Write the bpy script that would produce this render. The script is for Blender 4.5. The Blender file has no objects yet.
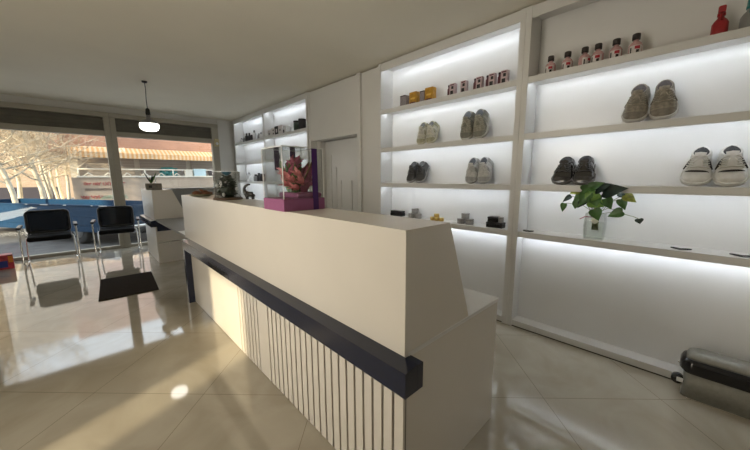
import bpy, bmesh, math, random
from mathutils import Vector, Matrix, Euler
random.seed(7)
SC = bpy.context.scene
COL = SC.collection
PI = math.pi

# ------------------------------------------------------------------ camera
cam_d = bpy.data.cameras.new('camera')
cam = bpy.data.objects.new('camera', cam_d); COL.objects.link(cam)
FPX = 304.9
cam_d.sensor_width = 36; cam_d.lens = FPX / 750 * 36
cam_d.clip_start = .02; cam_d.clip_end = 300
yaw, pitch, roll = math.radians(43.69), math.radians(-8.82), math.radians(-.27)
fw = Vector((math.sin(yaw)*math.cos(pitch), math.cos(yaw)*math.cos(pitch), math.sin(pitch)))
rt = Vector((math.cos(yaw), -math.sin(yaw), 0)); up = rt.cross(fw)
r2 = math.cos(roll)*rt + math.sin(roll)*up; u2 = -math.sin(roll)*rt + math.cos(roll)*up
m3 = Matrix((r2, u2, -fw)).transposed()
cam.matrix_world = Matrix.Translation((0, 0, 1.36)) @ m3.to_4x4()
SC.camera = cam

# ------------------------------------------------------------------ world, sun, area lights, exposure
w = bpy.data.worlds.new('world'); SC.world = w; w.use_nodes = True
bg = w.node_tree.nodes['Background']
bg.inputs[0].default_value = (.80, .88, 1, 1); bg.inputs[1].default_value = 1.9

sun_az = math.radians(21)            # travels towards +x, a little +y
sun_el = math.radians(20)
sd = bpy.data.lights.new('sun', 'SUN'); sd.energy = 7.5; sd.angle = math.radians(2.2); sd.color = (1, .84, .62)
sun = bpy.data.objects.new('sun', sd); COL.objects.link(sun)
sdir = Vector((math.cos(sun_el)*math.cos(sun_az), math.cos(sun_el)*math.sin(sun_az), -math.sin(sun_el)))
sun.rotation_euler = sdir.to_track_quat('-Z', 'Y').to_euler()

def area(name, loc, direction, sx, sy, e, col):
    d = bpy.data.lights.new(name, 'AREA'); d.shape = 'RECTANGLE'; d.size = sx; d.size_y = sy; d.energy = e; d.color = col
    o = bpy.data.objects.new(name, d); COL.objects.link(o); o.location = loc
    o.rotation_euler = Vector(direction).to_track_quat('-Z', 'Z').to_euler()
    return o
L1 = area('left_side_fill', (-2.12, 1.9, .72), (1, 0, -.2), 3.8, 1.1, 20, (1, .90, .74)); L1.data.spread = math.radians(95)  # added fill from the left, brightens the counter front
area('front_window_daylight', (.5, 7.86, 1.2), (0, -1, -.05), 3.3, 2.0, 10, (.95, .97, 1))
area('low_upward_fill', (-1.9, 1.6, .25), (.12, .25, 1), 2.6, .5, 30, (1, .92, .76))  # added upward fill, lifts the ceiling on the left
area('rear_overhead_fill', (.6, -1.6, 2.66), (0, 0, -1), 1.2, .6, 4.5, (1, .92, .78))  # added fill behind the camera, raises the ambient level

SC.view_settings.view_transform = 'Standard'; SC.view_settings.look = 'None'
SC.view_settings.exposure = 0.4; SC.view_settings.gamma = 1; SC.view_settings.use_curve_mapping = False
LED_E = 10.3
try:
    SC.cycles.use_denoising = True
    SC.cycles.max_bounces = 10; SC.cycles.diffuse_bounces = 5; SC.cycles.transparent_max_bounces = 24
    SC.cycles.sample_clamp_indirect = 6
except Exception: pass

# ------------------------------------------------------------------ materials
def mat(name, col, rough=.5, metal=0, spec=.5, var=.04, scale=30, coat=0, emit=None, es=0, bump=0, trans=0, alpha=None, sub=0):
    m = bpy.data.materials.new(name); m.use_nodes = True; nt = m.node_tree
    b = nt.nodes['Principled BSDF']
    tc = nt.nodes.new('ShaderNodeTexCoord'); nz = nt.nodes.new('ShaderNodeTexNoise')
    nz.inputs['Scale'].default_value = scale; nz.inputs['Detail'].default_value = 3
    nt.links.new(tc.outputs['Object'], nz.inputs['Vector'])
    rp = nt.nodes.new('ShaderNodeValToRGB')
    rp.color_ramp.elements[0].position = .3; rp.color_ramp.elements[1].position = .7
    rp.color_ramp.elements[0].color = tuple(max(0, c*(1-var)) for c in col) + (1,)
    rp.color_ramp.elements[1].color = tuple(min(1, c*(1+var)) for c in col) + (1,)
    nt.links.new(nz.outputs['Fac'], rp.inputs['Fac']); nt.links.new(rp.outputs['Color'], b.inputs['Base Color'])
    b.inputs['Roughness'].default_value = rough; b.inputs['Metallic'].default_value = metal
    b.inputs['Specular IOR Level'].default_value = spec
    b.inputs['Coat Weight'].default_value = coat; b.inputs['Coat Roughness'].default_value = .05
    b.inputs['Transmission Weight'].default_value = trans
    if alpha is not None: b.inputs['Alpha'].default_value = alpha
    if emit: b.inputs['Emission Color'].default_value = tuple(emit)+(1,); b.inputs['Emission Strength'].default_value = es
    if bump:
        bp = nt.nodes.new('ShaderNodeBump'); bp.inputs['Strength'].default_value = bump; bp.inputs['Distance'].default_value = .005
        nt.links.new(nz.outputs['Fac'], bp.inputs['Height']); nt.links.new(bp.outputs['Normal'], b.inputs['Normal'])
    return m

def glass_mat(name, tint=(1, 1, 1), rough=0.0, boost=1.0):
    m = bpy.data.materials.new(name); m.use_nodes = True; nt = m.node_tree; nt.nodes.clear()
    out = nt.nodes.new('ShaderNodeOutputMaterial'); mx = nt.nodes.new('ShaderNodeMixShader')
    tr = nt.nodes.new('ShaderNodeBsdfTransparent'); gl = nt.nodes.new('ShaderNodeBsdfGlossy'); fr = nt.nodes.new('ShaderNodeFresnel')
    fr.inputs[0].default_value = 1.45; tr.inputs[0].default_value = tuple(tint)+(1,); gl.inputs['Roughness'].default_value = rough
    ml = nt.nodes.new('ShaderNodeMath'); ml.operation = 'MULTIPLY'; ml.inputs[1].default_value = boost; ml.use_clamp = True
    ge = nt.nodes.new('ShaderNodeNewGeometry'); io = nt.nodes.new('ShaderNodeMapRange')     # same reflectance from both sides of a thin sheet
    io.inputs[3].default_value = 1.45; io.inputs[4].default_value = 1/1.45
    nt.links.new(ge.outputs['Backfacing'], io.inputs[0]); nt.links.new(io.outputs[0], fr.inputs[0])
    nt.links.new(fr.outputs[0], ml.inputs[0]); nt.links.new(ml.outputs[0], mx.inputs[0])
    nt.links.new(tr.outputs[0], mx.inputs[1]); nt.links.new(gl.outputs[0], mx.inputs[2]); nt.links.new(mx.outputs[0], out.inputs[0])
    return m

def floor_mat():
    m = mat('polished_cream_tile', (.50, .47, .41), .05, var=.06, scale=1.6, spec=.9, coat=.25); nt = m.node_tree
    b = nt.nodes['Principled BSDF']
    tc = nt.nodes.new('ShaderNodeTexCoord'); sp = nt.nodes.new('ShaderNodeSeparateXYZ'); nt.links.new(tc.outputs['Object'], sp.inputs[0])
    def math_(op, a, c=None, clamp=False):
        n = nt.nodes.new('ShaderNodeMath'); n.operation = op
        for i, v in enumerate((a, c)):
            if v is None: continue
            if isinstance(v, (int, float)): n.inputs[i].default_value = v
            else: nt.links.new(v, n.inputs[i])
        return n.outputs[0]
    def lines(op, off, pitch):
        s = math_(op, sp.outputs['Y'], sp.outputs['X'])
        s = math_('ADD', s, -off + 50*pitch)
        s = math_('MODULO', s, pitch)
        s = math_('SUBTRACT', s, pitch/2); s = math_('ABSOLUTE', s)
        return math_('GREATER_THAN', s, pitch/2 - .0022)
    l = math_('MAXIMUM', lines('SUBTRACT', 2.62, 1.01), lines('ADD', 2.45, 1.09))
    # marble veins
    nz = nt.nodes.new('ShaderNodeTexNoise'); nz.inputs['Scale'].default_value = 2.2; nz.inputs['Detail'].default_value = 6; nz.inputs['Distortion'].default_value = 1.6
    nt.links.new(tc.outputs['Object'], nz.inputs['Vector'])
    rp = nt.nodes.new('ShaderNodeValToRGB'); rp.color_ramp.elements[0].position = .35; rp.color_ramp.elements[1].position = .65
    rp.color_ramp.elements[0].color = (.385, .345, .275, 1); rp.color_ramp.elements[1].color = (.455, .415, .34, 1)
    nt.links.new(nz.outputs['Fac'], rp.inputs['Fac'])
    mx = nt.nodes.new('ShaderNodeMix'); mx.data_type = 'RGBA'
    nt.links.new(l, mx.inputs[0]); nt.links.new(rp.outputs[0], mx.inputs[6]); mx.inputs[7].default_value = (.20, .17, .13, 1)
    nt.links.new(mx.outputs[2], b.inputs['Base Color'])
    return m

def stripe_mat(name, c1, c2, freq, axis=0, rough=.8):
    m = mat(name, c1, rough); nt = m.node_tree; b = nt.nodes['Principled BSDF']
    tc = nt.nodes.new('ShaderNodeTexCoord'); sp = nt.nodes.new('ShaderNodeSeparateXYZ'); nt.links.new(tc.outputs['Object'], sp.inputs[0])
    a = nt.nodes.new('ShaderNodeMath'); a.operation = 'MULTIPLY'; a.inputs[1].default_value = freq; nt.links.new(sp.outputs[axis], a.inputs[0])
    f = nt.nodes.new('ShaderNodeMath'); f.operation = 'FRACT'; nt.links.new(a.outputs[0], f.inputs[0])
    g = nt.nodes.new('ShaderNodeMath'); g.operation = 'GREATER_THAN'; g.inputs[1].default_value = .5; nt.links.new(f.outputs[0], g.inputs[0])
    mx = nt.nodes.new('ShaderNodeMix'); mx.data_type = 'RGBA'; nt.links.new(g.outputs[0], mx.inputs[0])
    mx.inputs[6].default_value = tuple(c1)+(1,); mx.inputs[7].default_value = tuple(c2)+(1,); nt.links.new(mx.outputs[2], b.inputs['Base Color'])
    return m

def brick_mat(name, c1, c2, mortar, scale, bw=.5, rh=.25, rotx=True):
    m = mat(name, c1, .9); nt = m.node_tree; b = nt.nodes['Principled BSDF']
    tc = nt.nodes.new('ShaderNodeTexCoord'); mp = nt.nodes.new('ShaderNodeMapping'); nt.links.new(tc.outputs['Object'], mp.inputs[0])
    if rotx: mp.inputs['Rotation'].default_value = (PI/2, 0, 0)
    br = nt.nodes.new('ShaderNodeTexBrick'); nt.links.new(mp.outputs[0], br.inputs['Vector'])
    br.inputs['Color1'].default_value = tuple(c1)+(1,); br.inputs['Color2'].default_value = tuple(c2)+(1,); br.inputs['Mortar'].default_value = tuple(mortar)+(1,)
    br.inputs['Scale'].default_value = scale; br.inputs['Brick Width'].default_value = bw; br.inputs['Row Height'].default_value = rh; br.inputs['Mortar Size'].default_value = .015
    nt.links.new(br.outputs['Color'], b.inputs['Base Color'])
    return m

M = {}
M['white'] = mat('white_lacquer', (.70, .695, .68), .28, var=.015, scale=3)
M['cream'] = mat('warm_white_lacquer', (.71, .67, .61), .26, var=.015, scale=3)
M['panelback'] = mat('glossy_white_back_panel', (.80, .80, .80), .22, var=.015, scale=3)
M['shadelam'] = mat('shaded_laminate', (.27, .27, .26), .5, spec=.25, var=.03)  # base colour carries the shade on the flap and counter return
M['ceil'] = mat('ceiling_plaster', (.76, .715, .61), .9, var=.03, scale=1.2, bump=.05)
M['wall'] = mat('wall_plaster', (.66, .65, .62), .8, var=.03, scale=2, bump=.05)
M['floor'] = floor_mat()
M['navy'] = mat('navy_gloss_laminate', (.012, .017, .040), .16, var=.1, spec=.6)
M['black'] = mat('black_plastic', (.015, .015, .017), .4, var=.2)
M['gloss_black'] = mat('glossy_black', (.01, .01, .012), .12, var=.2)
M['dark_gap'] = mat('dark_groove', (.055, .045, .035), .8)
M['alu'] = mat('beige_aluminium', (.37, .34, .275), .45, var=.03, metal=0)
M['box_dark'] = mat('shutter_box_brown', (.13, .12, .095), .6, var=.1, scale=6)
M['chrome'] = mat('chrome', (.78, .77, .74), .1, metal=1, var=.03)
M['steel'] = mat('brushed_steel', (.25, .245, .215), .5, metal=.35, var=.08, scale=60)
M['glass'] = glass_mat('clear_glass', (.96, .98, .97))
M['tinted'] = glass_mat('tinted_glass', (.72, .72, .68))
M['acrylic'] = glass_mat('clear_acrylic', (.95, .96, .96), .01, 1.4)
M['vase'] = glass_mat('green_tinted_glass', (.955, .965, .955), .02, 1.0)
M['water'] = glass_mat('water', (.95, .965, .95), 0, .6)
M['edge'] = mat('acrylic_edge', (.85, .86, .85), .3)
M['led'] = mat('led_strip_light', (1, 1, 1), .5, emit=(.86, .93, 1), es=LED_E)
M['bulb'] = mat('lit_bulb', (1, 1, 1), .5, emit=(1, .97, .9), es=4)
M['mat'] = mat('brown_doormat', (.035, .026, .020), .95, 0, .08, var=.3, scale=120, bump=.6)
M['mesh'] = mat('black_chair_mesh', (.008, .010, .014), .8, alpha=.82)
M['seat'] = mat('black_seat_fabric', (.010, .010, .011), .9, 0, .12, var=.2, scale=90, bump=.2)
M['mauve'] = mat('mauve_card', (.30, .095, .22), .55, var=.04)
M['ribbon'] = mat('purple_satin_ribbon', (.055, .008, .13), .3, var=.1)
M['pink'] = mat('pink_petal', (.85, .33, .34), .6, var=.2, scale=40)
M['pinkd'] = mat('dark_pink_petal', (.42, .10, .18), .6, var=.2, scale=40)
M['stem'] = mat('green_stem', (.16, .20, .06), .6, var=.25)
M['stemb'] = mat('brown_stem', (.22, .13, .06), .7, var=.25)
M['leaf'] = mat('dark_green_leaf', (.06, .155, .035), .35, var=.4, scale=18)
M['leafl'] = mat('bright_green_leaf', (.15, .30, .05), .35, var=.3, scale=18)
M['leafv'] = mat('variegated_leaf', (.32, .38, .07), .35, var=.5, scale=25)
M['leafdd'] = mat('deep_green_leaf', (.010, .026, .016), .5, var=.4)
M['teal'] = mat('teal_petal', (.01, .13, .20), .5, var=.2)
M['brown'] = mat('brown_curl', (.20, .075, .035), .5, var=.4, scale=30)
M['wood'] = mat('dark_wood', (.09, .055, .035), .5, var=.3, scale=15)
M['dish'] = mat('green_glaze', (.20, .19, .12), .25)
M['concrete'] = mat('grey_concrete', (.20, .18, .15), .85, var=.15, bump=.2)
M['paper'] = mat('white_paper', (.85, .88, .88), .5)
M['gold'] = mat('gold_card', (.48, .25, .025), .4, var=.25, scale=25)
M['goldl'] = mat('gold_print', (.75, .50, .10), .4)
M['greycard'] = mat('grey_card', (.26, .23, .24), .6, var=.2, scale=40)
M['maroon'] = mat('maroon_card', (.10, .022, .035), .5, var=.2)
M['pinkcard'] = mat('pale_pink_card', (.50, .38, .39), .5, var=.1)
M['ink'] = mat('black_ink', (.02, .018, .02), .6)
M['pinkliq'] = mat('pink_liquid_bottle', (.58, .36, .36), .25, var=.1)
M['cap'] = mat('dark_bottle_cap', (.035, .028, .026), .4, var=.2)
M['labelw'] = mat('white_label', (.66, .62, .61), .5, var=.05)
M['labelr'] = mat('red_print', (.42, .03, .05), .5)
M['red'] = mat('red_plastic', (.36, .02, .025), .35)
M['tealp'] = mat('teal_plastic', (.012, .20, .21), .35)
M['greyp'] = mat('grey_plastic', (.24, .24, .24), .4)
M['whitep'] = mat('white_plastic', (.70, .70, .70), .4)
M['greenb'] = mat('dark_green_bottle', (.03, .05, .035), .3)
M['greybox'] = mat('grey_pot', (.34, .335, .33), .45, var=.15, scale=50)
M['yellow'] = mat('yellow_wax', (.72, .55, .20), .4, var=.25, scale=40)
M['yellowd'] = mat('deep_yellow_wax', (.58, .38, .08), .4, var=.25, scale=40)
M['colourbox'] = mat('red_blue_print', (.45, .04, .06), .45, var=.5, scale=14)
M['bluep'] = mat('blue_print', (.03, .05, .30), .45)
M['orangep'] = mat('orange_print', (.75, .25, .03), .45)
M['sensor'] = mat('cream_plastic', (.55, .47, .27), .4)
# outside
M['ground'] = mat('grey_asphalt', (.13, .125, .12), .9, var=.2, scale=4, bump=.3)
M['truck'] = mat('blue_car_paint', (.004, .038, .09), .55, spec=.2, var=.12, scale=5)
M['truckchip'] = mat('worn_pale_metal', (.75, .72, .66), .4)
M['tyre'] = mat('tyre_rubber', (.03, .03, .03), .85)
M['bark'] = mat('pale_bark', (.62, .55, .42), .9, var=.25, scale=8, bump=.3)
M['twig'] = mat('pale_twig', (.55, .45, .32), .9, var=.25, scale=6)
M['brickp'] = brick_mat('pink_brick', (.47, .26, .18), (.42, .23, .155), (.48, .31, .24), 2.0)
M['stone'] = brick_mat('pale_stone_block', (.46, .38, .30), (.40, .32, .25), (.36, .30, .24), 1.0, 1.1, .42)
M['shutter'] = stripe_mat('grey_roller_shutter', (.50, .44, .37), (.43, .38, .32), 7, 2)
M['awning'] = stripe_mat('orange_cream_awning', (.72, .38, .14), (.80, .60, .38), 5.5, 0)
M['ochre'] = mat('ochre_plaster', (.60, .36, .12), .8)
M['plaster'] = mat('cream_plaster', (.72, .68, .58), .8)
M['tan'] = brick_mat('tan_brick', (.55, .40, .27), (.50, .35, .23), (.56, .44, .32), 1.5)
M['rpaint'] = mat('faded_red_paint', (.36, .10, .09), .8)
M['gpaint'] = mat('faded_green_paint', (.30, .42, .33), .8)
M['dpaint'] = mat('faded_dark_paint', (.20, .15, .13), .8)
M['tpaint'] = mat('teal_spray_paint', (.10, .50, .50), .8)
M['lightblue'] = mat('pale_blue_plastic', (.50, .66, .72), .5)
M['purplew'] = mat('dark_purple_metal', (.075, .065, .075), .6)

# ------------------------------------------------------------------ mesh builder
class MB:
    def __init__(s): s.v = []; s.f = []; s.mi = []; s.sm = []; s.cur = 0
    def m(s, i): s.cur = i; return s
    def add(s, vs, fs, smooth=False):
        o = len(s.v); s.v += [Vector(p) for p in vs]
        for f in fs: s.f.append([i+o for i in f]); s.mi.append(s.cur); s.sm.append(smooth)
        return s
    def box(s, a, b, bev=0, mx=None):
        bm = bmesh.new(); bmesh.ops.create_cube(bm, size=1)
        a = Vector(a); b = Vector(b); c = (a+b)/2; d = b-a
        for v in bm.verts: v.co = Vector((v.co.x*abs(d.x), v.co.y*abs(d.y), v.co.z*abs(d.z)))
        if bev: bmesh.ops.bevel(bm, geom=list(bm.edges), offset=bev, segments=2, profile=.5, affect='EDGES')
        bm.verts.index_update()
        vs = [v.co + c for v in bm.verts]
        if mx: vs = [mx @ v for v in vs]
        s.add(vs, [[v.index for v in f.verts] for f in bm.faces], False); bm.free(); return s
    def prism(s, pts, y0, y1):      # (x,z) outline extruded in y
        n = len(pts); vs = [(p[0], y0, p[1]) for p in pts] + [(p[0], y1, p[1]) for p in pts]
        fs = [list(range(n))[::-1], list(range(n, 2*n))] + [[i, (i+1) % n, n+(i+1) % n, n+i] for i in range(n)]
        # orientation fixed by recalc in build
        return s.add(vs, fs)
    def tube(s, path, r, n=10, closed=False, smooth=True):
        path = [Vector(p) for p in path]; k = len(path); rs = r if isinstance(r, (list, tuple)) else [r]*k
        vs = []; prev = None
        for i, p in enumerate(path):
            if closed: t = path[(i+1) % k]-path[i-1]
            else: t = path[min(i+1, k-1)]-path[max(i-1, 0)]
            if t.length < 1e-9: t = Vector((0, 0, 1))
            t.normalize()
            if prev is None:
                a = Vector((0, 0, 1)) if abs(t.z) < .9 else Vector((1, 0, 0)); u = t.cross(a).normalized()
            else:
                u = prev - t*prev.dot(t)
                if u.length < 1e-6: u = t.orthogonal()
                u.normalize()
            prev = u; w_ = t.cross(u)
            vs += [p + (u*math.cos(2*PI*j/n)+w_*math.sin(2*PI*j/n))*rs[i] for j in range(n)]
        fs = []
        for i in range(k if closed else k-1):
            i2 = (i+1) % k
            fs += [[i*n+j, i*n+(j+1) % n, i2*n+(j+1) % n, i2*n+j] for j in range(n)]
        if not closed: fs += [list(range(n))[::-1], [(k-1)*n+j for j in range(n)]]
        return s.add(vs, fs, smooth)
    def lathe(s, prof, n=24, c=(0, 0, 0), smooth=True):     # (r,z)
        c = Vector(c); vs = []; k = len(prof)
        for r, z in prof: vs += [c+Vector((r*math.cos(2*PI*j/n), r*math.sin(2*PI*j/n), z)) for j in range(n)]
        fs = []
        for i in range(k-1): fs += [[i*n+j, i*n+(j+1) % n, (i+1)*n+(j+1) % n, (i+1)*n+j] for j in range(n)]
        fs += [list(range(n))[::-1], [(k-1)*n+j for j in range(n)]]
        return s.add(vs, fs, smooth)
    def blob(s, c, r, n=10, k=7, mx=None):
        c = Vector(c); vs = []; r = r if isinstance(r, (tuple, list)) else (r, r, r)
        for i in range(k+1):
            a = PI*i/k
            for j in range(n):
                b = 2*PI*j/n; p = Vector((r[0]*math.sin(a)*math.cos(b), r[1]*math.sin(a)*math.sin(b), r[2]*math.cos(a)))
                vs.append(c + (mx @ p if mx else p))
        return s.add(vs, [[i*n+j, (i+1)*n+j, (i+1)*n+(j+1) % n, i*n+(j+1) % n] for i in range(k) for j in range(n)], True)
    def grid(s, rows, closed=False, smooth=True):
        n = len(rows[0]); vs = [p for r in rows for p in r]; fs = []
        for i in range(len(rows)-1):
            for j in range(n if closed else n-1): fs.append([i*n+j, i*n+(j+1) % n, (i+1)*n+(j+1) % n, (i+1)*n+j])
        return s.add(vs, fs, smooth)
    def poly(s, pts): return s.add(pts, [list(range(len(pts)))])
    def slab(s, pts, nrm, t):       # closed prism from planar outline pushed along nrm
        n = len(pts); nrm = Vector(nrm)*t; vs = [Vector(p) for p in pts]+[Vector(p)+nrm for p in pts]
        return s.add(vs, [list(range(n))[::-1], list(range(n, 2*n))]+[[i, (i+1) % n, n+(i+1) % n, n+i] for i in range(n)])
    def build(s, name, mats, parent=None, recalc=True):
        me = bpy.data.meshes.new(name); me.from_pydata([tuple(p) for p in s.v], [], s.f)
        if not isinstance(mats, (list, tuple)): mats = [mats]
        for m_ in mats: me.materials.append(m_)
        for i, p in enumerate(me.polygons): p.material_index = s.mi[i]; p.use_smooth = s.sm[i]
        if recalc:
            bm = bmesh.new(); bm.from_mesh(me); bmesh.ops.remove_doubles(bm, verts=bm.verts, dist=1e-5)
            bmesh.ops.recalc_face_normals(bm, faces=bm.faces); bm.to_mesh(me); bm.free()
        me.update()
        o = bpy.data.objects.new(name, me); COL.objects.link(o)
        if parent: o.parent = parent
        return o

def tag(o, label, cat, group=None, kind=None):
    if label: o['label'] = label
    if cat: o['category'] = cat
    if group: o['group'] = group
    if kind: o['kind'] = kind
    return o
def thing(name, label, cat, loc=(0, 0, 0), rz=0, group=None):
    o = bpy.data.objects.new(name, None); COL.objects.link(o); o.empty_display_size = .05
    o.location = loc; o.rotation_euler = (0, 0, rz)
    return tag(o, label, cat, group)
def struct(name, mb, m, parent=None):
    o = mb.build(name, m, parent)
    if not parent: o['kind'] = 'structure'
    return o
def dup(root, loc, rz=None, label=None, group=None):
    r = root.copy(); COL.objects.link(r); r.location = loc
    if rz is not None: r.rotation_euler = (0, 0, rz)
    if label: r['label'] = label
    if group: r['group'] = group
    for ch in list(root.children):
        c = ch.copy(); COL.objects.link(c); c.parent = r
        for g in list(ch.children):
            d = g.copy(); COL.objects.link(d); d.parent = c
    return r
def B(a, b, bev=0): return MB().box(a, b, bev)

# ================================================================== SETTING
CZ = 2.71; GZ0 = -.35
struct('floor', B((-2.3, -2.6, -.12), (3.1, 7.86, 0)), M['floor'])
struct('ceiling', B((-2.3, -2.6, CZ), (3.1, 8.0, CZ+.1)), M['ceil'])
struct('wall_right', B((3.0, -2.6, 0), (3.1, 8.0, CZ)), M['wall'])
struct('wall_rear', B((-2.3, -2.7, 0), (3.1, -2.6, CZ)), M['wall'])
# left wall with a tall glazed opening the sun comes through
mb = MB(); X0, X1 = -2.3, -2.2
DY0, DYM, DY1, DZ = 1.08, 1.42, 1.93, 1.74
mb.box((X0, -2.6, 0), (X1, DY0, CZ)); mb.box((X0, DY0, DZ), (X1, DY1, CZ)); mb.box((X0, DY1, 0), (X1, 8.0, CZ)); mb.box((X0, DYM, 0), (X1, DY1, 1.15))
struct('wall_left', mb, M['wall'])
# window wall: pieces beside and above the glazing
WY = 7.8
mb = MB(); mb.box((2.42, WY, 0), (3.0, WY+.14, CZ)); mb.box((-2.2, WY, 0), (-1.42, WY+.14, CZ)); mb.box((-1.42, WY+.02, 2.55), (2.42, WY+.14, CZ))
struct('wall_front', mb, M['wall'])

def window(name, x0, x1, fr0, fr1):
    r = thing(name, None, None, ((x0+x1)/2, WY, 0)); r['kind'] = 'structure'; r.location = (0, 0, 0)
    f = MB()
    f.box((x0, WY-.04, 0), (x0+fr0, WY+.08, 2.50), .004); f.box((x1-fr1, WY-.04, 0), (x1, WY+.08, 2.50), .004)
    f.box((x0+fr0, WY-.03, 2.16), (x1-fr1, WY+.07, 2.255), .004)
    f.box((x0+fr0, WY-.03, .0), (x1-fr1, WY+.07, .055), .004)
    f.box((x0, WY-.05, 2.50), (x1, WY+.08, 2.585), .003)
    f.build('window_frame', M['alu'], r)
    B((x0+fr0+.002, WY+.03, 2.257), (x1-fr1-.002, WY+.06, 2.498)).build('shutter_box', M['box_dark'], r)
    s = MB()
    for k in range(4): s.box((x0+fr0+.003, WY+.012, 2.265+k*.058), (x1-fr1-.003, WY+.029, 2.312+k*.058), .003)
    s.build('shutter_slats', M['box_dark'], r)
    B((x0+fr0-.01, WY+.015, .05), (x1-fr1+.01, WY+.025, 2.17)).build('pane', M['glass'], r)
window('window_1', -1.42, .515, .10, .085)
window('window_2', .516, 2.42, .085, .14)
B((-1.42, 7.86, -.12), (2.42, 8.05, .012)).build('trim_1', M['concrete'])['kind'] = 'structure'
bpy.data.objects['trim_1'].name = 'trim_1'

struct('shade_block_left', B((-14, 4.4, GZ0), (-2.31, 7.95, 7.5)), M['wall'])  # unseen block, added to shade the street and trailer
struct('shade_block_upper', B((-2.3, -2.6, CZ+.11), (12, 7.95, 7.5)), M['wall'])  # unseen mass above the shop, added to shade the street
# side door frame on the left wall (off-frame, lets the sun in)
d = thing('door_1', None, None); d['kind'] = 'structure'
f = MB(); f.box((-2.32, DY0-.06, 0), (-2.18, DY0, DZ+.06)); f.box((-2.32, DY1, 0), (-2.18, DY1+.06, DZ+.06)); f.box((-2.32, DY0, DZ), (-2.18, DY1, DZ+.06))
f.build('door_frame', M['alu'], d)
B((-2.255, DY0, .0), (-2.25, DY1, DZ)).build('door_glass', M['tinted'], d)

# ================================================================== SHELVING
SX, BX = 2.74, 2.95
ZS = [.885, 1.295, 1.72, 2.17]
def shelving(label, y0, y1, side0, side1, led_top=True, low=True):
    t = thing('shelving_unit', label, 'shelves', (0, 0, 0), 0, 'white lit shelving units along the wall')
    B((BX, y0, .0), (BX+.02, y1, 2.70)).build('back_panel', M['panelback'], t)
    B((SX-.006, y0, 0), (BX, y0+side0, 2.702), .002).build('side_panel', M['white'], t)
    B((SX-.006, y1-side1, 0), (BX, y1, 2.702), .002).build('side_panel', M['white'], t)
    a, b = y0+side0, y1-side1
    for z in ZS:
        s = MB(); s.box((SX, a, z-.05), (SX+.02, b, z), .002); s.box((SX+.02, a, z-.028), (BX, b, z-.001))
        so = s.build('shelf', M['white'], t)
        B((SX+.024, a+.02, z-.037), (SX+.036, b-.02, z-.029)).build('led_strip', M['led'], so)
    c = MB(); c.box((SX, a, 2.612), (SX+.02, b, 2.70), .002); c.box((SX+.02, a, 2.66), (BX, b, 2.70))
    co = c.build('cornice', M['white'], t)
    if led_top: B((SX+.024, a+.02, 2.650), (SX+.036, b-.02, 2.659)).build('led_strip', M['led'], co)
    B((2.86, a, .06), (2.868, b, ZS[0]-.03)).build('lower_panel', M['panelback'], t)
    B((SX, a, .009), (BX, b, .06), .002).build('plinth', M['white'], t)
    B((SX+.004, a, 0), (BX, b, .0085)).build('floor_gap_shade', M['dark_gap'], t)  # solid dark strip painted as the shadow line under the plinth
    return t
shelving('white shelving bay nearest, at right with potted vine in a vase', -.75, 1.0895, .05, .045, False)
shelving('white shelving bay left of the thick post, with gold and pink cartons on top shelf', 1.0905, 2.795, .045, .04)
shelving('white shelving bay behind the flower box, with dark green and black bottles', 4.42, 6.055, .04, .03)
shelving('white shelving bay farthest away beside the window wall', 6.056, 7.69, .03, .05)

# plain panel and cabinet with fluted niche
p = thing('wall_panel', 'tall plain white panel between cabinet and shelves', 'panel', (0, 0, 0))
B((2.765, 2.797, 0), (2.98, 3.135, 2.69), .002).build('board', M['white'], p)
B((2.735, 3.137, 0), (2.98, 3.205, 2.695), .002).build('upright', M['white'], p)
c = thing('tall_cabinet', 'tall white cabinet with recessed fluted door below a big plain upper door', 'cabinet', (0, 0, 0))
B((2.752, 3.21, 1.945), (2.97, 4.365, 2.69), .003).build('upper_door', M['white'], c)
B((2.745, 4.366, 0), (2.98, 4.415, 2.695), .002).build('side_panel', M['white'], c)
B((2.86, 4.262, 0), (2.975, 4.364, 1.943), .002).build('side_panel', M['white'], c)
pn = B((2.95, 3.21, 0), (2.975, 4.255, 1.935), .002).build('lower_door', M['white'], c)
for y, z in ((4.10, 1.72), (3.97, 1.53), (3.85, 1.32), (3.59, 1.32), (3.46, 1.53), (3.33, 1.72)):
    B((2.938, y-.012, .3), (2.9505, y+.012, z), .003).build('fluted_strip', M['white'], pn)

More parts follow.
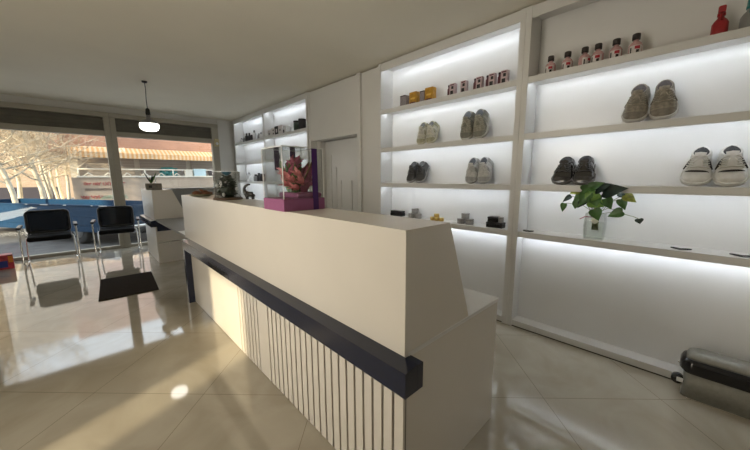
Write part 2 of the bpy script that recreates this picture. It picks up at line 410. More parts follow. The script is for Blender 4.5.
# ================================================================== COUNTER
CF = .79
def counter(label, y0, y1, yb1, post, slats):
    t = thing('reception_counter', label, 'counter', (0, 0, 0))
    u = MB(); u.prism([(CF, .705), (CF, 1.18), (1.062, 1.18), (1.245, .7195), (1.245, .705)], y0, y1)
    u.build('upper_body', M['cream'], t)
    B((CF+.012, y0, 0), (1.55, yb1, .699), .001).build('base', M['cream'], t)
    B((CF+.02, y0-.002, .6995), (1.562, yb1, .718), .0015).build('worktop', M['white'], t)
    if slats:
        s = MB()
        def grp(a, b, n):
            for k in range(n):
                q = a+(b-a)*k/n; s.box((CF-.006, q, .004), (CF+.0125, q+(b-a)/n-.0125, .604), .001)
        B((CF+.006, y0, .003), (CF+.0121, 2.36, .604)).build('groove_board', M['dark_gap'], t)
        grp(y0, 1.84, 20); s.box((CF-.006, 1.84, .004), (CF+.0125, 2.0, .604), .001); grp(2.0+.0125, 2.36, 6)
        s.box((CF-.006, 2.36, .004), (CF+.0125, yb1, .604), .001)
        s.build('slat_front', M['cream'], t)
    else:
        B((CF-.004, y0, .004), (CF+.0125, yb1, .604), .001).build('front_panel', M['cream'], t)
    bn = MB(); bn.prism([(.724, .605), (.724, .700), (CF, .708), (CF, .605)], y0-.06, yb1+.04)
    bn.box((CF-.001, y0-.06, .605), (.822, y0, .704))
    if not slats: bn.box((.80, y0-.055, .53), (1.12, y0-.001, .688))
    bo = bn.build('band', M['navy'], t)
    if slats:
        B((.7225, 2.36, .6055), (.7245, 2.86, .650), .0005).build('dark_strip', M['gloss_black'], bo)  # thin dark rectangle on the lower part of the band front
    if post: B((.724, yb1-.02, 0), (.789, yb1+.04, .606), .002).build('post', M['navy'], t)
    return t
counter('long white counter with slatted front and navy band, nearest in the room', .672, 3.93, 3.745, True, True)
t2 = counter('short white counter end piece by the window with small planter on top', 5.9, 7.05, 7.0, False, False)
B((1.064, 6.80, .0), (2.28, 7.048, 1.178), .002).build('window_side_return', M['shadelam'], t2)
MB().tube([(.80, 5.885, .34), (1.30, 5.885, .34)], .010).build('chrome_rail', M['chrome'], t2)
fl = thing('counter_flap', 'worktop flap painted in shade grey, bridging the gap between the two counters', 'counter flap', (0, 0, 0))
B((.80, 3.932, .690), (1.25, 5.898, .718), .002).build('flap_board', M['shadelam'], fl)
sh = B((.80, 3.96, .7185), (.96, 4.34, .7215), .0005).build('paper_sheet', M['paper']); tag(sh, 'bright white sheet lying on the flap past the far end of the long counter', 'paper')

# ================================================================== CHAIRS
def rrect(w_, h, r, n=5):
    pts = []
    for cx, cz, a0 in ((w_/2-r, h/2-r, 0), (-w_/2+r, h/2-r, 90), (-w_/2+r, -h/2+r, 180), (w_/2-r, -h/2+r, 270)):
        for k in range(n+1):
            a = math.radians(a0+90*k/n); pts.append((cx+r*math.cos(a), cz+r*math.sin(a)))
    return pts
def make_chair(label, loc, rz):
    t = thing('visitor_chair', label, 'chair', loc, rz, 'black mesh visitor chairs by the window')
    for s in (-1, 1):
        x = s*.315
        pth = [(x, .20, .600), (x, -.17, .602)]
        for k in range(6): a = math.radians(90-k*18); pth.append((x, -.17-.05*math.cos(a)-.0, .552+.05*math.sin(a)))
        pth += [(x*1.0, -.245, .10)]
        for k in range(7): a = math.radians(k*15); pth.append((x-s*.02*k/6, -.20-.05*math.cos(a)+.0, .062-.05*math.sin(a)))
        pth += [(x-s*.03, .10, .012)]
        for k in range(1, 7): a = math.radians(k*15); pth.append((x-s*.03, .10+.05*math.sin(a), .062-.05*math.cos(a)))
        pth += [(x-s*.04, .17, .40), (x-s*.08, .14, .415)]
        MB().tube(pth, .0115, 10).build('leg', M['chrome'], t)
        MB().box((x-.026, -.238, .594), (x+.026, .20, .630), .010).build('armrest', M['black'], t)
        MB().tube([(s*.22, -.17, .40), (s*.245, .10, .413), (s*.245, .22, .44), (s*.225, .25, .60)], .013, 8).build('back_support', M['black'], t)
    MB().box((-.25, -.235, .385), (.25, .215, .462), .025).build('seat', M['seat'], t)
    tilt = Matrix.Translation((0, .255, .655)) @ Matrix.Rotation(math.radians(-10), 4, 'X')
    o = rrect(.50, .36, .06)
    ring = [tilt @ Vector((p[0], .02*(1-(p[0]/.25)**2), p[1])) for p in o]
    fo = MB().tube(ring, .019, 8, closed=True)
    fo.build('back_frame', M['black'], t)
    rows = []
    for k in range(9):
        x = -.24+.48*k/8; rows.append([tilt @ Vector((x, .02*(1-(x/.25)**2), -.17+.34*j/6)) for j in range(7)])
    a = MB().grid(rows); b_ = [[p+Vector((0, .004, 0)) for p in r] for r in rows]; a.grid(b_)
    a.build('back_mesh', M['mesh'], t, recalc=False)
    return t
ch = make_chair('black mesh-back chrome chair at the left, second from the counter', (-.46, 7.31, 0), math.radians(2))
dup(ch, (.40, 7.34, 0), math.radians(-5), 'black mesh-back chrome chair beside the short counter, right of the other chair')
mt = MB().box((-.28, -.48, 0), (.28, .48, .012), .004).build('doormat', M['mat']); mt.location = (.305, 4.96, 0); mt.rotation_euler = (0, 0, math.radians(-3))
tag(mt, 'dark brown rectangular mat lying on the shiny floor before the chairs', 'mat')
cb = thing('carton', 'red and blue printed carton on the floor at the far left by the window', 'box', (-1.01, 7.25, 0), .1)
B((-.12, -.09, 0), (.12, .09, .22), .003).build('body', M['colourbox'], cb)
m_ = MB(); m_.box((-.03, -.0915, .03), (.06, -.0905, .13)); m_.build('blue_print', M['bluep'], cb)
m_ = MB(); m_.box((.07, -.0915, .10), (.118, -.0905, .20)); m_.build('orange_print', M['orangep'], cb)

# ================================================================== PENDANT LAMP
pl = thing('pendant_lamp', 'single bare bulb lamp hanging on a thin black cord', 'lamp', (.80, 5.5, CZ))
MB().lathe([(.0, 0), (.035, 0), (.032, -.018), (.010, -.026), (0, -.026)], 16).build('ceiling_rose', M['black'], pl)
MB().tube([(0, 0, -.02), (.004, 0, -.12), (-.003, .003, -.25), (0, 0, -.37)], .005, 6).build('cord', M['black'], pl)
MB().lathe([(0, -.36), (.014, -.362), (.026, -.38), (.03, -.44), (.026, -.455), (0, -.455)], 16).build('socket', M['gloss_black'], pl)
MB().lathe([(.024, -.45), (.026, -.49), (.04, -.52), (.09, -.535), (.112, -.555), (.114, -.575), (0, -.575)], 24).build('bulb_base', M['greyp'], pl)
MB().lathe([(.0, -.573), (.113, -.575), (.118, -.60), (.116, -.625), (.10, -.655), (.07, -.672), (0, -.68)], 28).build('bulb', M['bulb'], pl)

sn = thing('motion_sensor', 'small cream sensor fixed at the top right of the window', 'sensor', (2.36, 7.755, 2.17))
MB().box((-.05, -.055, -.085), (.05, .0, .085), .012).build('body', M['sensor'], sn)
MB().blob((0, -.052, -.02), (.032, .02, .035)).build('lens', M['whitep'], sn)

# ================================================================== COUNTER-TOP THINGS
TZ = 1.1805
fb = thing('flower_box', 'clear boxed pink flower arrangement on mauve base with purple ribbon', 'flower box', (.902, 1.635, TZ))
W2, D2 = .131, .125
B((-W2, -D2, 0), (W2, D2, .066), .003).build('box_base', M['mauve'], fb)
hz0, hz1 = .066, .345; tk = .003
k_ = MB()
k_.box((-W2+.004, -D2+.004, hz0), (-W2+.004+tk, D2-.004, hz1)); k_.box((W2-.004-tk, -D2+.004, hz0), (W2-.004, D2-.004, hz1))
k_.box((-W2+.0075, -D2+.004, hz0), (W2-.0075, -D2+.004+tk, hz1)); k_.box((-W2+.0075, D2-.004-tk, hz0), (W2-.0075, D2-.004, hz1))
k_.box((-W2+.004, -D2+.004, hz1+.0003), (W2-.004, D2-.004, hz1+.003))
case = k_.build('clear_case', M['acrylic'], fb)
e_ = MB()
for sx in (-1, 1):
    for sy in (-1, 1): e_.box((sx*(W2-.004)-.0022, sy*(D2-.004)-.0022, hz0), (sx*(W2-.004)+.0022, sy*(D2-.004)+.0022, hz1+.003))
for s in (-1, 1):
    e_.box((-W2+.004, s*(D2-.004)-.0022, hz1-.001), (W2-.004, s*(D2-.004)+.0022, hz1+.0035)); e_.box((s*(W2-.004)-.0022, -D2+.004, hz1-.001), (s*(W2-.004)+.0022, D2-.004, hz1+.0035))
e_.build('case_edges', M['edge'], case)
rb = MB(); rx0, rx1 = .052, .088
rb.box((rx0, -D2-.0012, .0), (rx1, -D2-.0002, hz0)); rb.box((rx0, -D2+.0022, hz0), (rx1, -D2+.0036, hz1+.003)); rb.box((rx0, -D2+.003, hz1+.0035), (rx1, D2-.003, hz1+.0046))
rb.box((rx0, D2-.0036, hz0), (rx1, D2-.0022, hz1+.003))
rb.box((-W2+.002, .04, hz1+.0047), (rx1, .065, hz1+.0056)); rb.box((-.052, D2-.0036, hz0+.16), (-.02, D2-.0022, hz1+.003))
rb.build('ribbon', M['ribbon'], fb)
B((-.04, -D2+.012, hz0), (W2-.010, D2-.012, hz0+.030), .01).build('purple_bed', M['mauve'], fb)
def petal(mb, p0, d_, L, wd, curl=.25):
    d_ = Vector(d_).normalized(); sd_ = d_.cross(Vector((.3, .4, .87))).normalized(); n_ = sd_.cross(d_)
    rows = []
    for i in range(6):
        u = i/5; ww = wd*math.sin(PI*min(1, .12+u*.85))**.8; c_ = Vector(p0)+d_*L*u+n_*curl*L*(u*u)*.6
        rows.append([c_-sd_*ww+n_*ww*.35, c_, c_+sd_*ww+n_*ww*.35])
    mb.grid(rows); mb.grid([[q+n_*.0012 for q in r] for r in rows])
rg = random.Random(3)
# (tip x, y, z), material: long pink blooms leaning left and forward, darker ones at the right
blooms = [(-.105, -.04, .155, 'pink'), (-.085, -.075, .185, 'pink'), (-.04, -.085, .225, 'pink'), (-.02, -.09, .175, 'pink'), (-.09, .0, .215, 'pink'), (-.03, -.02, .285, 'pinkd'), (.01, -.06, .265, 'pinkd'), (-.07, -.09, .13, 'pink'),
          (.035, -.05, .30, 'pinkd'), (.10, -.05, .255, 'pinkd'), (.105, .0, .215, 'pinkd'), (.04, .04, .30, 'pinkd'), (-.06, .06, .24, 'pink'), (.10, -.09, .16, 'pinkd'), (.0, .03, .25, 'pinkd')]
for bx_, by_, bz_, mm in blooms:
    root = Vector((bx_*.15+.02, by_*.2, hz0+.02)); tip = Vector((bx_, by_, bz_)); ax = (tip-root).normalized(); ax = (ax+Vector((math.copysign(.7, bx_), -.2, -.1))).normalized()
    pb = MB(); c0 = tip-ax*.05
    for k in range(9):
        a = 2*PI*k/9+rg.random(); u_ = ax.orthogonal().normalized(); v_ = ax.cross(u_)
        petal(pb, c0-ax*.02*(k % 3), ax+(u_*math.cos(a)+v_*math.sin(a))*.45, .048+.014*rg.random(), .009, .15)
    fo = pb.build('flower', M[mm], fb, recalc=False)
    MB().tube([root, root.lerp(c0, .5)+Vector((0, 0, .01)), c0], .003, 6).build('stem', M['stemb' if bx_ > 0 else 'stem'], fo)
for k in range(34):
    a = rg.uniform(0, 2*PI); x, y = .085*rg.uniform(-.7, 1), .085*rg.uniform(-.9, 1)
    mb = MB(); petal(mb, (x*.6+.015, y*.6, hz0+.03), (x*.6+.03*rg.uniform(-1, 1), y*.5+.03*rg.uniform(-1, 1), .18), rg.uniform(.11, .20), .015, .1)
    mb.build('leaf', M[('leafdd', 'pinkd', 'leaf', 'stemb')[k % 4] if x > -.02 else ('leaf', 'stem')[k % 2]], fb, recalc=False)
MB().tube([(.0, -.02, hz0+.04), (.03, -.06, .16), (.075, -.085, .27)], .005, 7).build('twig', M['stemb'], fb)

tr_ = thing('terrarium', 'clear round jar of dark greenery with teal flower, on dark wooden base', 'terrarium', (.905, 2.78, TZ))
MB().lathe([(0, 0), (.118, 0), (.118, .012), (.110, .02), (0, .02)], 32).build('base', M['wood'], tr_)
g_ = MB(); R_ = .106
g_.lathe([(R_, .0205), (R_, .235), (R_-.003, .235), (R_-.003, .0215)], 32)
g_.build('jar', M['acrylic'], tr_)
MB().tube([(R_*math.cos(a*PI/16), R_*math.sin(a*PI/16), .2365) for a in range(32)], .0026, 6, closed=True).build('jar_rim', M['edge'], tr_)
MB().lathe([(0, .021), (.05, .021), (.058, .10), (.055, .105), (0, .10)], 20).build('pot', M['leafdd'], tr_)
for zc, R0, n in ((.05, .088, 30), (.085, .085, 30), (.12, .08, 28), (.155, .068, 24), (.185, .05, 18)):
    lf = MB()
    for k in range(n):
        a = 2*PI*k/n+rg.random()*.5; petal(lf, (R0*.25*math.cos(a), R0*.25*math.sin(a), zc+rg.uniform(-.012, .012)), (math.cos(a), math.sin(a), rg.uniform(-.3, .5)), R0*rg.uniform(.55, .8), .013, .1)
    lf.build('leaf_tier', M['leafdd'], tr_, recalc=False)
fl_ = MB()
for k in range(11):
    a = 2*PI*k/11; petal(fl_, (0, 0, .205), (math.cos(a), math.sin(a), .5+.3*(k % 2)), .05, .016)
fl_.build('flower', M['teal'], tr_, recalc=False)
for k, (a, r_, z0) in enumerate([(.5, .085, .05), (2.3, .08, .07), (4.0, .082, .045), (5.4, .085, .09), (3.2, .083, .12)]):
    MB().blob((r_*math.cos(a), r_*math.sin(a), z0), (.012, .012, .018)).build('bead', M['whitep'], tr_)

ds = thing('snack_dish', 'low dish heaped with brown curls at the far end of the long counter', 'dish', (.885, 3.50, TZ))
MB().lathe([(0, 0), (.07, 0), (.11, .012), (.118, .022), (.112, .022), (.07, .008), (0, .006)], 28).build('dish', M['dish'], ds)
for k in range(18):
    a = rg.uniform(0, 2*PI); r_ = .075*rg.random()**.5; z0 = .022+.034*(1-r_/.09)*rg.random()+.004*(k % 3)
    q = Euler((rg.uniform(-.6, .6), rg.uniform(-.6, .6), 0)).to_matrix(); c0 = Vector((r_*math.cos(a), r_*math.sin(a), z0))
    MB().tube([c0+q @ Vector((.024*math.cos(b*PI/6), .018*math.sin(b*PI/6), 0)) for b in range(12)], .0065, 6, closed=True).build('brown_curl', M['brown'], ds)

def skin_mesh(name, pts, edges, radii, m, parent=None, sub=2):
    me = bpy.data.meshes.new(name); me.from_pydata(pts, edges, []); o = bpy.data.objects.new(name, me); COL.objects.link(o)
    sk = o.modifiers.new('s', 'SKIN')
    for i, r in enumerate(radii): me.skin_vertices[0].data[i].radius = (r, r) if not isinstance(r, tuple) else r
    me.skin_vertices[0].data[0].use_root = True
    sb = o.modifiers.new('ss', 'SUBSURF'); sb.levels = sub; sb.render_levels = sub
    bpy.context.view_layer.update()
    ev = o.evaluated_get(bpy.context.evaluated_depsgraph_get()); nm = bpy.data.meshes.new_from_object(ev)
    o.modifiers.clear(); o.data = nm; nm.materials.clear(); nm.materials.append(m)
    for p_ in nm.polygons: p_.use_smooth = True
    if parent: o.parent = parent
    return o
el = thing('elephant_figurine', 'small black elephant figurine with high curled trunk on the long counter', 'figurine', (1.00, 2.545, TZ), math.radians(135))
pts = [(0, 0, .048), (.022, 0, .050), (-.026, 0, .050),        # body centre, front (+x), rear
       (.036, 0, .062), (.044, 0, .078), (.043, 0, .100), (.030, 0, .118), (.008, 0, .128), (-.010, 0, .129),   # head, trunk arching back
       (.022, .011, .030), (.022, .012, .006), (.022, -.011, .030), (.022, -.012, .006),
       (-.026, .011, .030), (-.026, .012, .006), (-.026, -.011, .030), (-.026, -.012, .006), (-.040, 0, .045), (-.043, 0, .028)]
edg = [(0, 1), (0, 2), (1, 3), (3, 4), (4, 5), (5, 6), (6, 7), (7, 8), (1, 9), (9, 10), (1, 11), (11, 12), (2, 13), (13, 14), (2, 15), (15, 16), (2, 17), (17, 18)]
rad = [.023, .022, .021, .019, .014, .012, .011, .010, .008, .011, .008, .009, .008, .009, .008, .009, .008, .004, .003]
skin_mesh('body', pts, edg, rad, M['gloss_black'], el)
for s in (-1, 1):
    e_ = MB(); e_.blob((.028, s*.017, .060), (.012, .004, .016)); e_.build('ear', M['gloss_black'], el)

pn2 = thing('planter', 'small grey block planter with a little plant, on the short counter', 'planter', (.86, 6.15, TZ), 0)
B((-.105, -.06, 0), (.105, .06, .105), .006).build('pot', M['concrete'], pn2)
B((-.075, -.0625, .03), (-.03, -.0595, .075)).build('dark_plaque', M['ink'], pn2)
for k in range(9):
    a = 2*PI*k/9; mb = MB(); petal(mb, (-.03, 0, .10), (math.cos(a)*.6, math.sin(a)*.5, 1), .10+.05*(k % 3), .012, .2)
    mb.build('leaf', M['leafdd' if k % 2 else 'leaf'], pn2, recalc=False)
MB().tube([(.03, 0, .10), (.035, 0, .22)], [.008, .003], 6).build('white_spike', M['whitep'], pn2)

# ================================================================== SHOES
def make_shoe(label, cat_group, up_m, sole_m, dark_m, lace_m, trim_m, stripes=False, L=.235, W=.120, Hh=.108, logo=False):
    """local: heel at x=0, toe at x=L, sole at z=0"""
    t = thing('shoe', label, 'shoe', (0, 0, 0), 0, cat_group)
    NS, NA = 22, 17
    def halfw(u):
        pts = [(0, .60), (.06, .70), (.2, .72), (.42, .78), (.62, .98), (.75, 1.0), (.88, .84), (.96, .55), (1, .22)]
        for (a, b_), (c_, d_) in zip(pts, pts[1:]):
            if a <= u <= c_: k = (u-a)/(c_-a); k = k*k*(3-2*k); return (b_+(d_-b_)*k)*W/2
        return .2*W/2
    def hgt(u):
        pts = [(0, .93), (.05, 1.0), (.18, .92), (.36, .98), (.5, .86), (.66, .66), (.8, .54), (.92, .44), (1, .24)]
        for (a, b_), (c_, d_) in zip(pts, pts[1:]):
            if a <= u <= c_: k = (u-a)/(c_-a); return (b_+(d_-b_)*k)*Hh
        return .3*Hh
    zs = .026
    def S(u, a, off=0.0):      # a in 0..pi across
        hw, h = halfw(u)+off, hgt(u)-zs+off
        ca, sa = math.cos(a), math.sin(a)
        pw = .62
        return Vector((L*(.012+.972*u), hw*math.copysign(abs(ca)**pw, ca), zs-.004+h*abs(sa)**pw))
    rows = [[S(i/NS, PI*j/(NA-1)) for j in range(NA)] for i in range(NS+1)]
    mb = MB(); mb.grid(rows); mb.poly(rows[0][::-1]); mb.poly(rows[-1])
    uo = mb.build('upper', up_m, t)
    # sole
    so = MB(); n = 30; out = []
    for k in range(n+1): u = k/n; out.append((L*u, halfw(u)*1.07+.001))
    ring = out+[(x, -y) for x, y in out[::-1]]
    lay = []
    for zz, sc in ((0, .94), (.006, 1.0), (.022, 1.02), (zs+.004, .99)):
        lay.append([Vector((L/2+(x-L/2)*(sc if abs(x-L/2) > 0 else 1), y*sc, zz+(.006*max(0, (x/L-.8))*5*1.2 if zz == 0 else .006*max(0, x/L-.8)*3))) for x, y in ring])
    so.grid(lay, closed=True); so.poly(lay[0][::-1]); so.poly(lay[-1])
    so.build('sole', sole_m, t)
    # opening: padded collar and dark lining
    def oval(u0, u1, wd, z_off, n=22):
        r = []
        for k in range(n):
            a = 2*PI*k/n; u = (u0+u1)/2+(u1-u0)/2*math.cos(a); hw = halfw(max(0, min(1, u)))*wd
            r.append(Vector((L*u, hw*math.sin(a), hgt(max(0, u))+z_off)))
        return r
    co = oval(.045, .40, .80, -.002)
    MB().tube(co, .0065, 8, closed=True).build('collar', trim_m, t)
    li = MB(); c0 = oval(.05, .395, .74, .0035); li.poly(c0); li.build('lining', dark_m, t, recalc=False)
    # tongue
    tg = MB(); tr = []
    for k in range(7):
        u = .62-.30*k/6; wv = .30*W/2*(1+.35*k/6)
        tr.append([Vector((L*u, -wv, hgt(u)+.002+.016*(k/6)**2)), Vector((L*u, 0, hgt(u)+.005+.018*(k/6)**2)), Vector((L*u, wv, hgt(u)+.002+.016*(k/6)**2))])
    tg.grid(tr); tg.grid([[q+Vector((.004, 0, .004)) for q in r] for r in tr]); tg.build('tongue', up_m if not logo else trim_m, t, recalc=False)
    # laces
    lc = MB()
    for k in range(5):
        u = .40+.055*k; pts_ = [S(u+(.02 if j % 2 else 0), PI*(.28+.44*j/8), .0045+.003*math.sin(PI*j/8)) for j in range(9)]
        lc.tube(pts_, .0036, 6)
    bx0 = S(.40, PI/2, .010)
    for s in (-1, 1):
        lc.tube([bx0+Vector((.0, 0, .003)), bx0+Vector((.012, s*.018, .010)), bx0+Vector((.002, s*.03, .006)), bx0+Vector((-.004, s*.014, .004)), bx0], .003, 6)
        lc.tube([bx0, bx0+Vector((.03, s*.014, -.002)), bx0+Vector((.045, s*.022, -.010))], .0026, 6)
    lc.build('laces', lace_m, t)
    # toe guard and heel counter overlays
    tgd = MB(); tgd.grid([[S(.80+.2*i/5, PI*j/12, .0022) for j in range(13)] for i in range(6)]); tgd.build('toe_guard', trim_m, t, recalc=False)
    for s in (0, 1):
        hc = MB(); hc.grid([[S(.0+.20*i/4, (PI*j/12*.45) if s == 0 else PI-PI*j/12*.45, .0022) for j in range(9)] for i in range(5)])
        hc.build('heel_counter', trim_m, t, recalc=False)
        sp_ = MB()
        for k in range(3):
            u0 = .42+.055*k
            pts_ = [S(u0+.05*(1-j/5), (PI*(.10+.20*j/5)) if s == 0 else PI-PI*(.10+.20*j/5), .0015) for j in range(6)]
            sp_.tube(pts_, .0045 if stripes else .003, 6)
        sp_.build('side_stripes', M['ink'] if stripes else trim_m, t)
    if logo:
        lg = MB(); lg.grid([[S(.715+.05*(i/3-.5)*math.sin(PI*(j+.6)/9.2), PI*(.26+.48*j/8), .003) for j in range(9)] for i in range(4)]); lg.build('toe_patch', M['ink'], t, recalc=False)
    return t
def place_shoe(t, y, z, tilt, sc, splay=0, roll_=0):
    T = math.radians(tilt)
    toe = Vector((-math.cos(T), math.sin(math.radians(splay)), -math.sin(T))).normalized()
    upv = Vector((-math.sin(T), 0, math.cos(T))); side = upv.cross(toe).normalized(); upv = toe.cross(side).normalized()
    R3 = Matrix((toe, side, upv)).transposed()
    allp = []
    for c_ in t.children:
        for v in c_.data.vertices: allp.append(R3 @ v.co*sc)
    zmin = min(p_.z for p_ in allp); xmax = max(p_.x for p_ in allp); ym = sum(p_.y for p_ in allp)/len(allp)
    t.matrix_world = Matrix.Translation((BX-.002-xmax, y-ym, z+.001-zmin)) @ R3.to_4x4() @ Matrix.Scale(sc, 4)
    t.scale = (sc, sc, sc)

def smat(n, c, r=.5, v=.1, sc=30, coat=.0): return mat(n, c, r, var=v, scale=sc, coat=coat, bump=.15)
SHO = {
 'white_green': dict(up=smat('shoe_pale_grey', (.50, .48, .40), v=.25, sc=45, coat=.3), so=smat('shoe_sole_cream', (.60, .57, .46)), dk=smat('lining_grey', (.05, .05, .05)), la=smat('lace_white', (.62, .60, .54)), tr=smat('shoe_olive', (.30, .29, .19), v=.3)),
 'olive': dict(up=smat('shoe_olive_mesh', (.26, .25, .20), v=.5, sc=50, coat=.3), so=smat('sole_pale', (.48, .47, .43)), dk=smat('lining_slate', (.035, .04, .047)), la=smat('lace_sand', (.46, .43, .34)), tr=smat('shoe_dark_olive', (.17, .165, .14), v=.3)),
 'black': dict(up=smat('shoe_black', (.025, .025, .027), .35, coat=.7), so=smat('sole_grey', (.30, .30, .30)), dk=smat('lining_black', (.02, .02, .02)), la=smat('lace_dark', (.10, .10, .10)), tr=smat('shoe_charcoal', (.03, .03, .03), coat=.6)),
 'pale': dict(up=smat('shoe_off_white', (.47, .46, .43), v=.2, sc=40), so=smat('sole_grey_white', (.42, .41, .39)), dk=smat('lining_navy', (.016, .018, .024)), la=smat('lace_pale', (.55, .54, .50)), tr=smat('shoe_mid_grey', (.30, .295, .28), v=.2)),
 'khaki': dict(up=smat('shoe_khaki', (.25, .22, .17), v=.4, sc=50, coat=.3), so=smat('sole_bone', (.46, .44, .40)), dk=smat('lining_brown', (.04, .028, .025)), la=smat('lace_khaki', (.34, .30, .23)), tr=smat('shoe_taupe', (.19, .165, .13), v=.3)),
 'film': dict(up=smat('shoe_black_gloss', (.022, .02, .02), .18, coat=1), so=smat('sole_dark', (.10, .09, .085), .3, coat=.8), dk=smat('lining_dark', (.012, .012, .012)), la=smat('lace_black', (.05, .05, .05), .3, coat=.8), tr=smat('shoe_dark_grey', (.035, .033, .032), .2, coat=1)),
 'stripe': dict(up=smat('shoe_white', (.60, .595, .57), .35, v=.06, coat=.4), so=smat('sole_white', (.60, .59, .56)), dk=smat('lining_charcoal', (.018, .018, .02)), la=smat('lace_cream', (.55, .53, .47)), tr=smat('shoe_light', (.62, .61, .58), .35, coat=.4)),
}
def pair(key, lab, z, yc, gap, tilt, sc, splay, **kw):
    s_ = SHO[key]
    t = make_shoe(lab+', left one of the pair', 'pair of '+key.replace('_', ' ')+' shoes', s_['up'], s_['so'], s_['dk'], s_['la'], s_['tr'], **kw)
    u_ = dup(t, (0, 0, 0), None, lab+', right one of the pair')
    bpy.context.view_layer.update()
    place_shoe(t, yc+gap/2, z, tilt, sc, splay); place_shoe(u_, yc-gap/2, z, tilt, sc, -splay)
    return t
pair('white_green', 'pale grey and olive sneaker on the upper middle shelf', ZS[2], 2.13, .122, 56, 1.02, 4)
pair('olive', 'tall olive trainer with pale edging right of the pale pair', ZS[2], 1.565, .132, 62, 1.14, 3)
pair('black', 'black sneaker leaning on the shelf under the pale grey pair', ZS[1], 2.255, .128, 50, 1.04, 3)
pair('pale', 'off-white sneaker leaning right of the black pair', ZS[1], 1.50, .124, 60, 1.04, 4)
pair('khaki', 'khaki trainer on the nearest bay under the pink bottles', ZS[2], .275, .134, 52, 1.10, 4)
pair('film', 'glossy black shoe left of and above the vine', ZS[1], .68, .138, 40, 1.02, 3, Hh=.105, W=.14)
pair('stripe', 'white sneaker with black side stripes at the right edge', ZS[1], -.063, .134, 44, 1.08, 4, stripes=True, logo=True)

# ================================================================== SHELF GOODS
def carton(name, label, loc, sx, sy, sz, body, prints, cat='box', group=None, rz=0):
    """front faces -x; prints = list of (y0,y1,z0,z1,material) in fractions"""
    t = thing(name, label, cat, loc, rz, group)
    B((-sx/2, -sy/2, 0), (sx/2, sy/2, sz), .002).build('body', body, t)
    for (a, b_, c_, d_, mm, nm) in prints:
        B((-sx/2-.0008, sy*(a-.5), sz*c_), (-sx/2+.0002, sy*(b_-.5), sz*d_)).build(nm, mm, t)
    return t
GXY = 2.83
Z = ZS[3]+.0005
g = 'grey and gold cartons on the top shelf'
for (y, hh, kind, lb) in ((2.452, .125, 'g', 'small grey carton, leftmost on the top shelf of its bay'), (2.305, .135, 'o', 'gold carton beside the leftmost grey carton'), (2.175, .122, 'g', 'slim grey carton between the two gold cartons'), (2.085, .140, 'o', 'second gold carton, the one left of the pink cartons')):
    if kind == 'g': carton('carton', lb, (GXY, y, Z), .07, .085 if y > 2.3 else .06, hh, M['greycard'], [(.04, .96, .92, .995, M['ink'], 'dark_top_band')], 'box', g)
    else: carton('carton', lb, (GXY, y, Z), .07, .10, hh, M['gold'], [(.2, .8, .42, .55, M['goldl'], 'printed_band'), (.1, .9, .06, .2, M['maroon'], 'lower_print')], 'box', g)
g = 'pink cleaner cartons on the top shelf'
for i, (y, side) in enumerate(((1.80, 1), (1.675, 0), (1.512, 1), (1.388, 1), (1.275, 1))):
    nth = ('first', 'second', 'third', 'fourth', 'fifth')[i]
    lb = nth+' pink and black printed carton, counting from the gold cartons'
    t = carton('carton', lb, (GXY-.01, y, Z), .05, .058, .118, M['pinkcard'], [(.2, .62, .55, .78, M['ink'], 'shoe_print'), (.25, .8, .12, .42, M['ink'], 'lower_print'), (.15, .85, .84, .93, M['maroon'], 'red_line')], 'box', g)
    if side:
        nb = thing('bottle', 'dark maroon tube standing left of the '+nth+' pink carton', 'bottle', (GXY-.005, y+.050, Z), 0, 'maroon tubes beside the pink cartons')
        MB().lathe([(0, 0), (.018, 0), (.018, .075), (.012, .085), (.012, .10), (0, .10)], 14).build('body', M['maroon'], nb)
        MB().lathe([(0, .1002), (.0135, .1002), (.0135, .115), (0, .115)], 14).build('cap', M['ink'], nb)
g = 'pink bottles with dark caps on the top shelf'
first = None
for i, (y, hh) in enumerate(((.912, 1), (.795, 1), (.682, .98), (.600, 1.02), (.495, 1.02), (.388, 1.05))):
    lb = ('first', 'second', 'third', 'fourth', 'fifth', 'sixth')[i]+' pink liquid bottle with dark cap, counting from the thick white post'
    if first is None:
        t = thing('bottle', lb, 'bottle', (GXY, y, Z), 0, g); first = t; t.scale = (1.2, 1.2, 1.1)
        MB().lathe([(0, 0), (.029, 0), (.031, .006), (.031, .062), (.024, .076), (.012, .086), (.012, .094), (0, .094)], 20).build('body', M['pinkliq'], t)
        MB().lathe([(0, .0945), (.019, .0945), (.019, .126), (.017, .129), (0, .129)], 16).build('cap', M['cap'], t)
        lbm = MB(); lbm.grid([[Vector(((.0317)*math.cos(PI+a*.11), (.0317)*math.sin(PI+a*.11), zz)) for a in range(-9, 10)] for zz in (.010, .056)]); lo = lbm.build('label', M['labelw'], t, recalc=False)
        lr = MB(); lr.grid([[Vector(((.0322)*math.cos(PI+a*.11), (.0322)*math.sin(PI+a*.11), zz)) for a in range(-1, 7)] for zz in (.034, .052)]); lr.build('red_print', M['labelr'], lo, recalc=False)
        for a0, a1, z0, z1 in ((1, 6, .013, .030), (-7, -4, .013, .045)):
            lk = MB(); lk.grid([[Vector((.0322*math.cos(PI+a*.11), .0322*math.sin(PI+a*.11), zz)) for a in range(a0, a1)] for zz in (z0, z1)]); lk.build('black_print', M['ink'], lo, recalc=False)
    else:
        dup(first, (GXY, y, Z), [.0, .2, .9, -.1, .1, .15][i], lb, g)
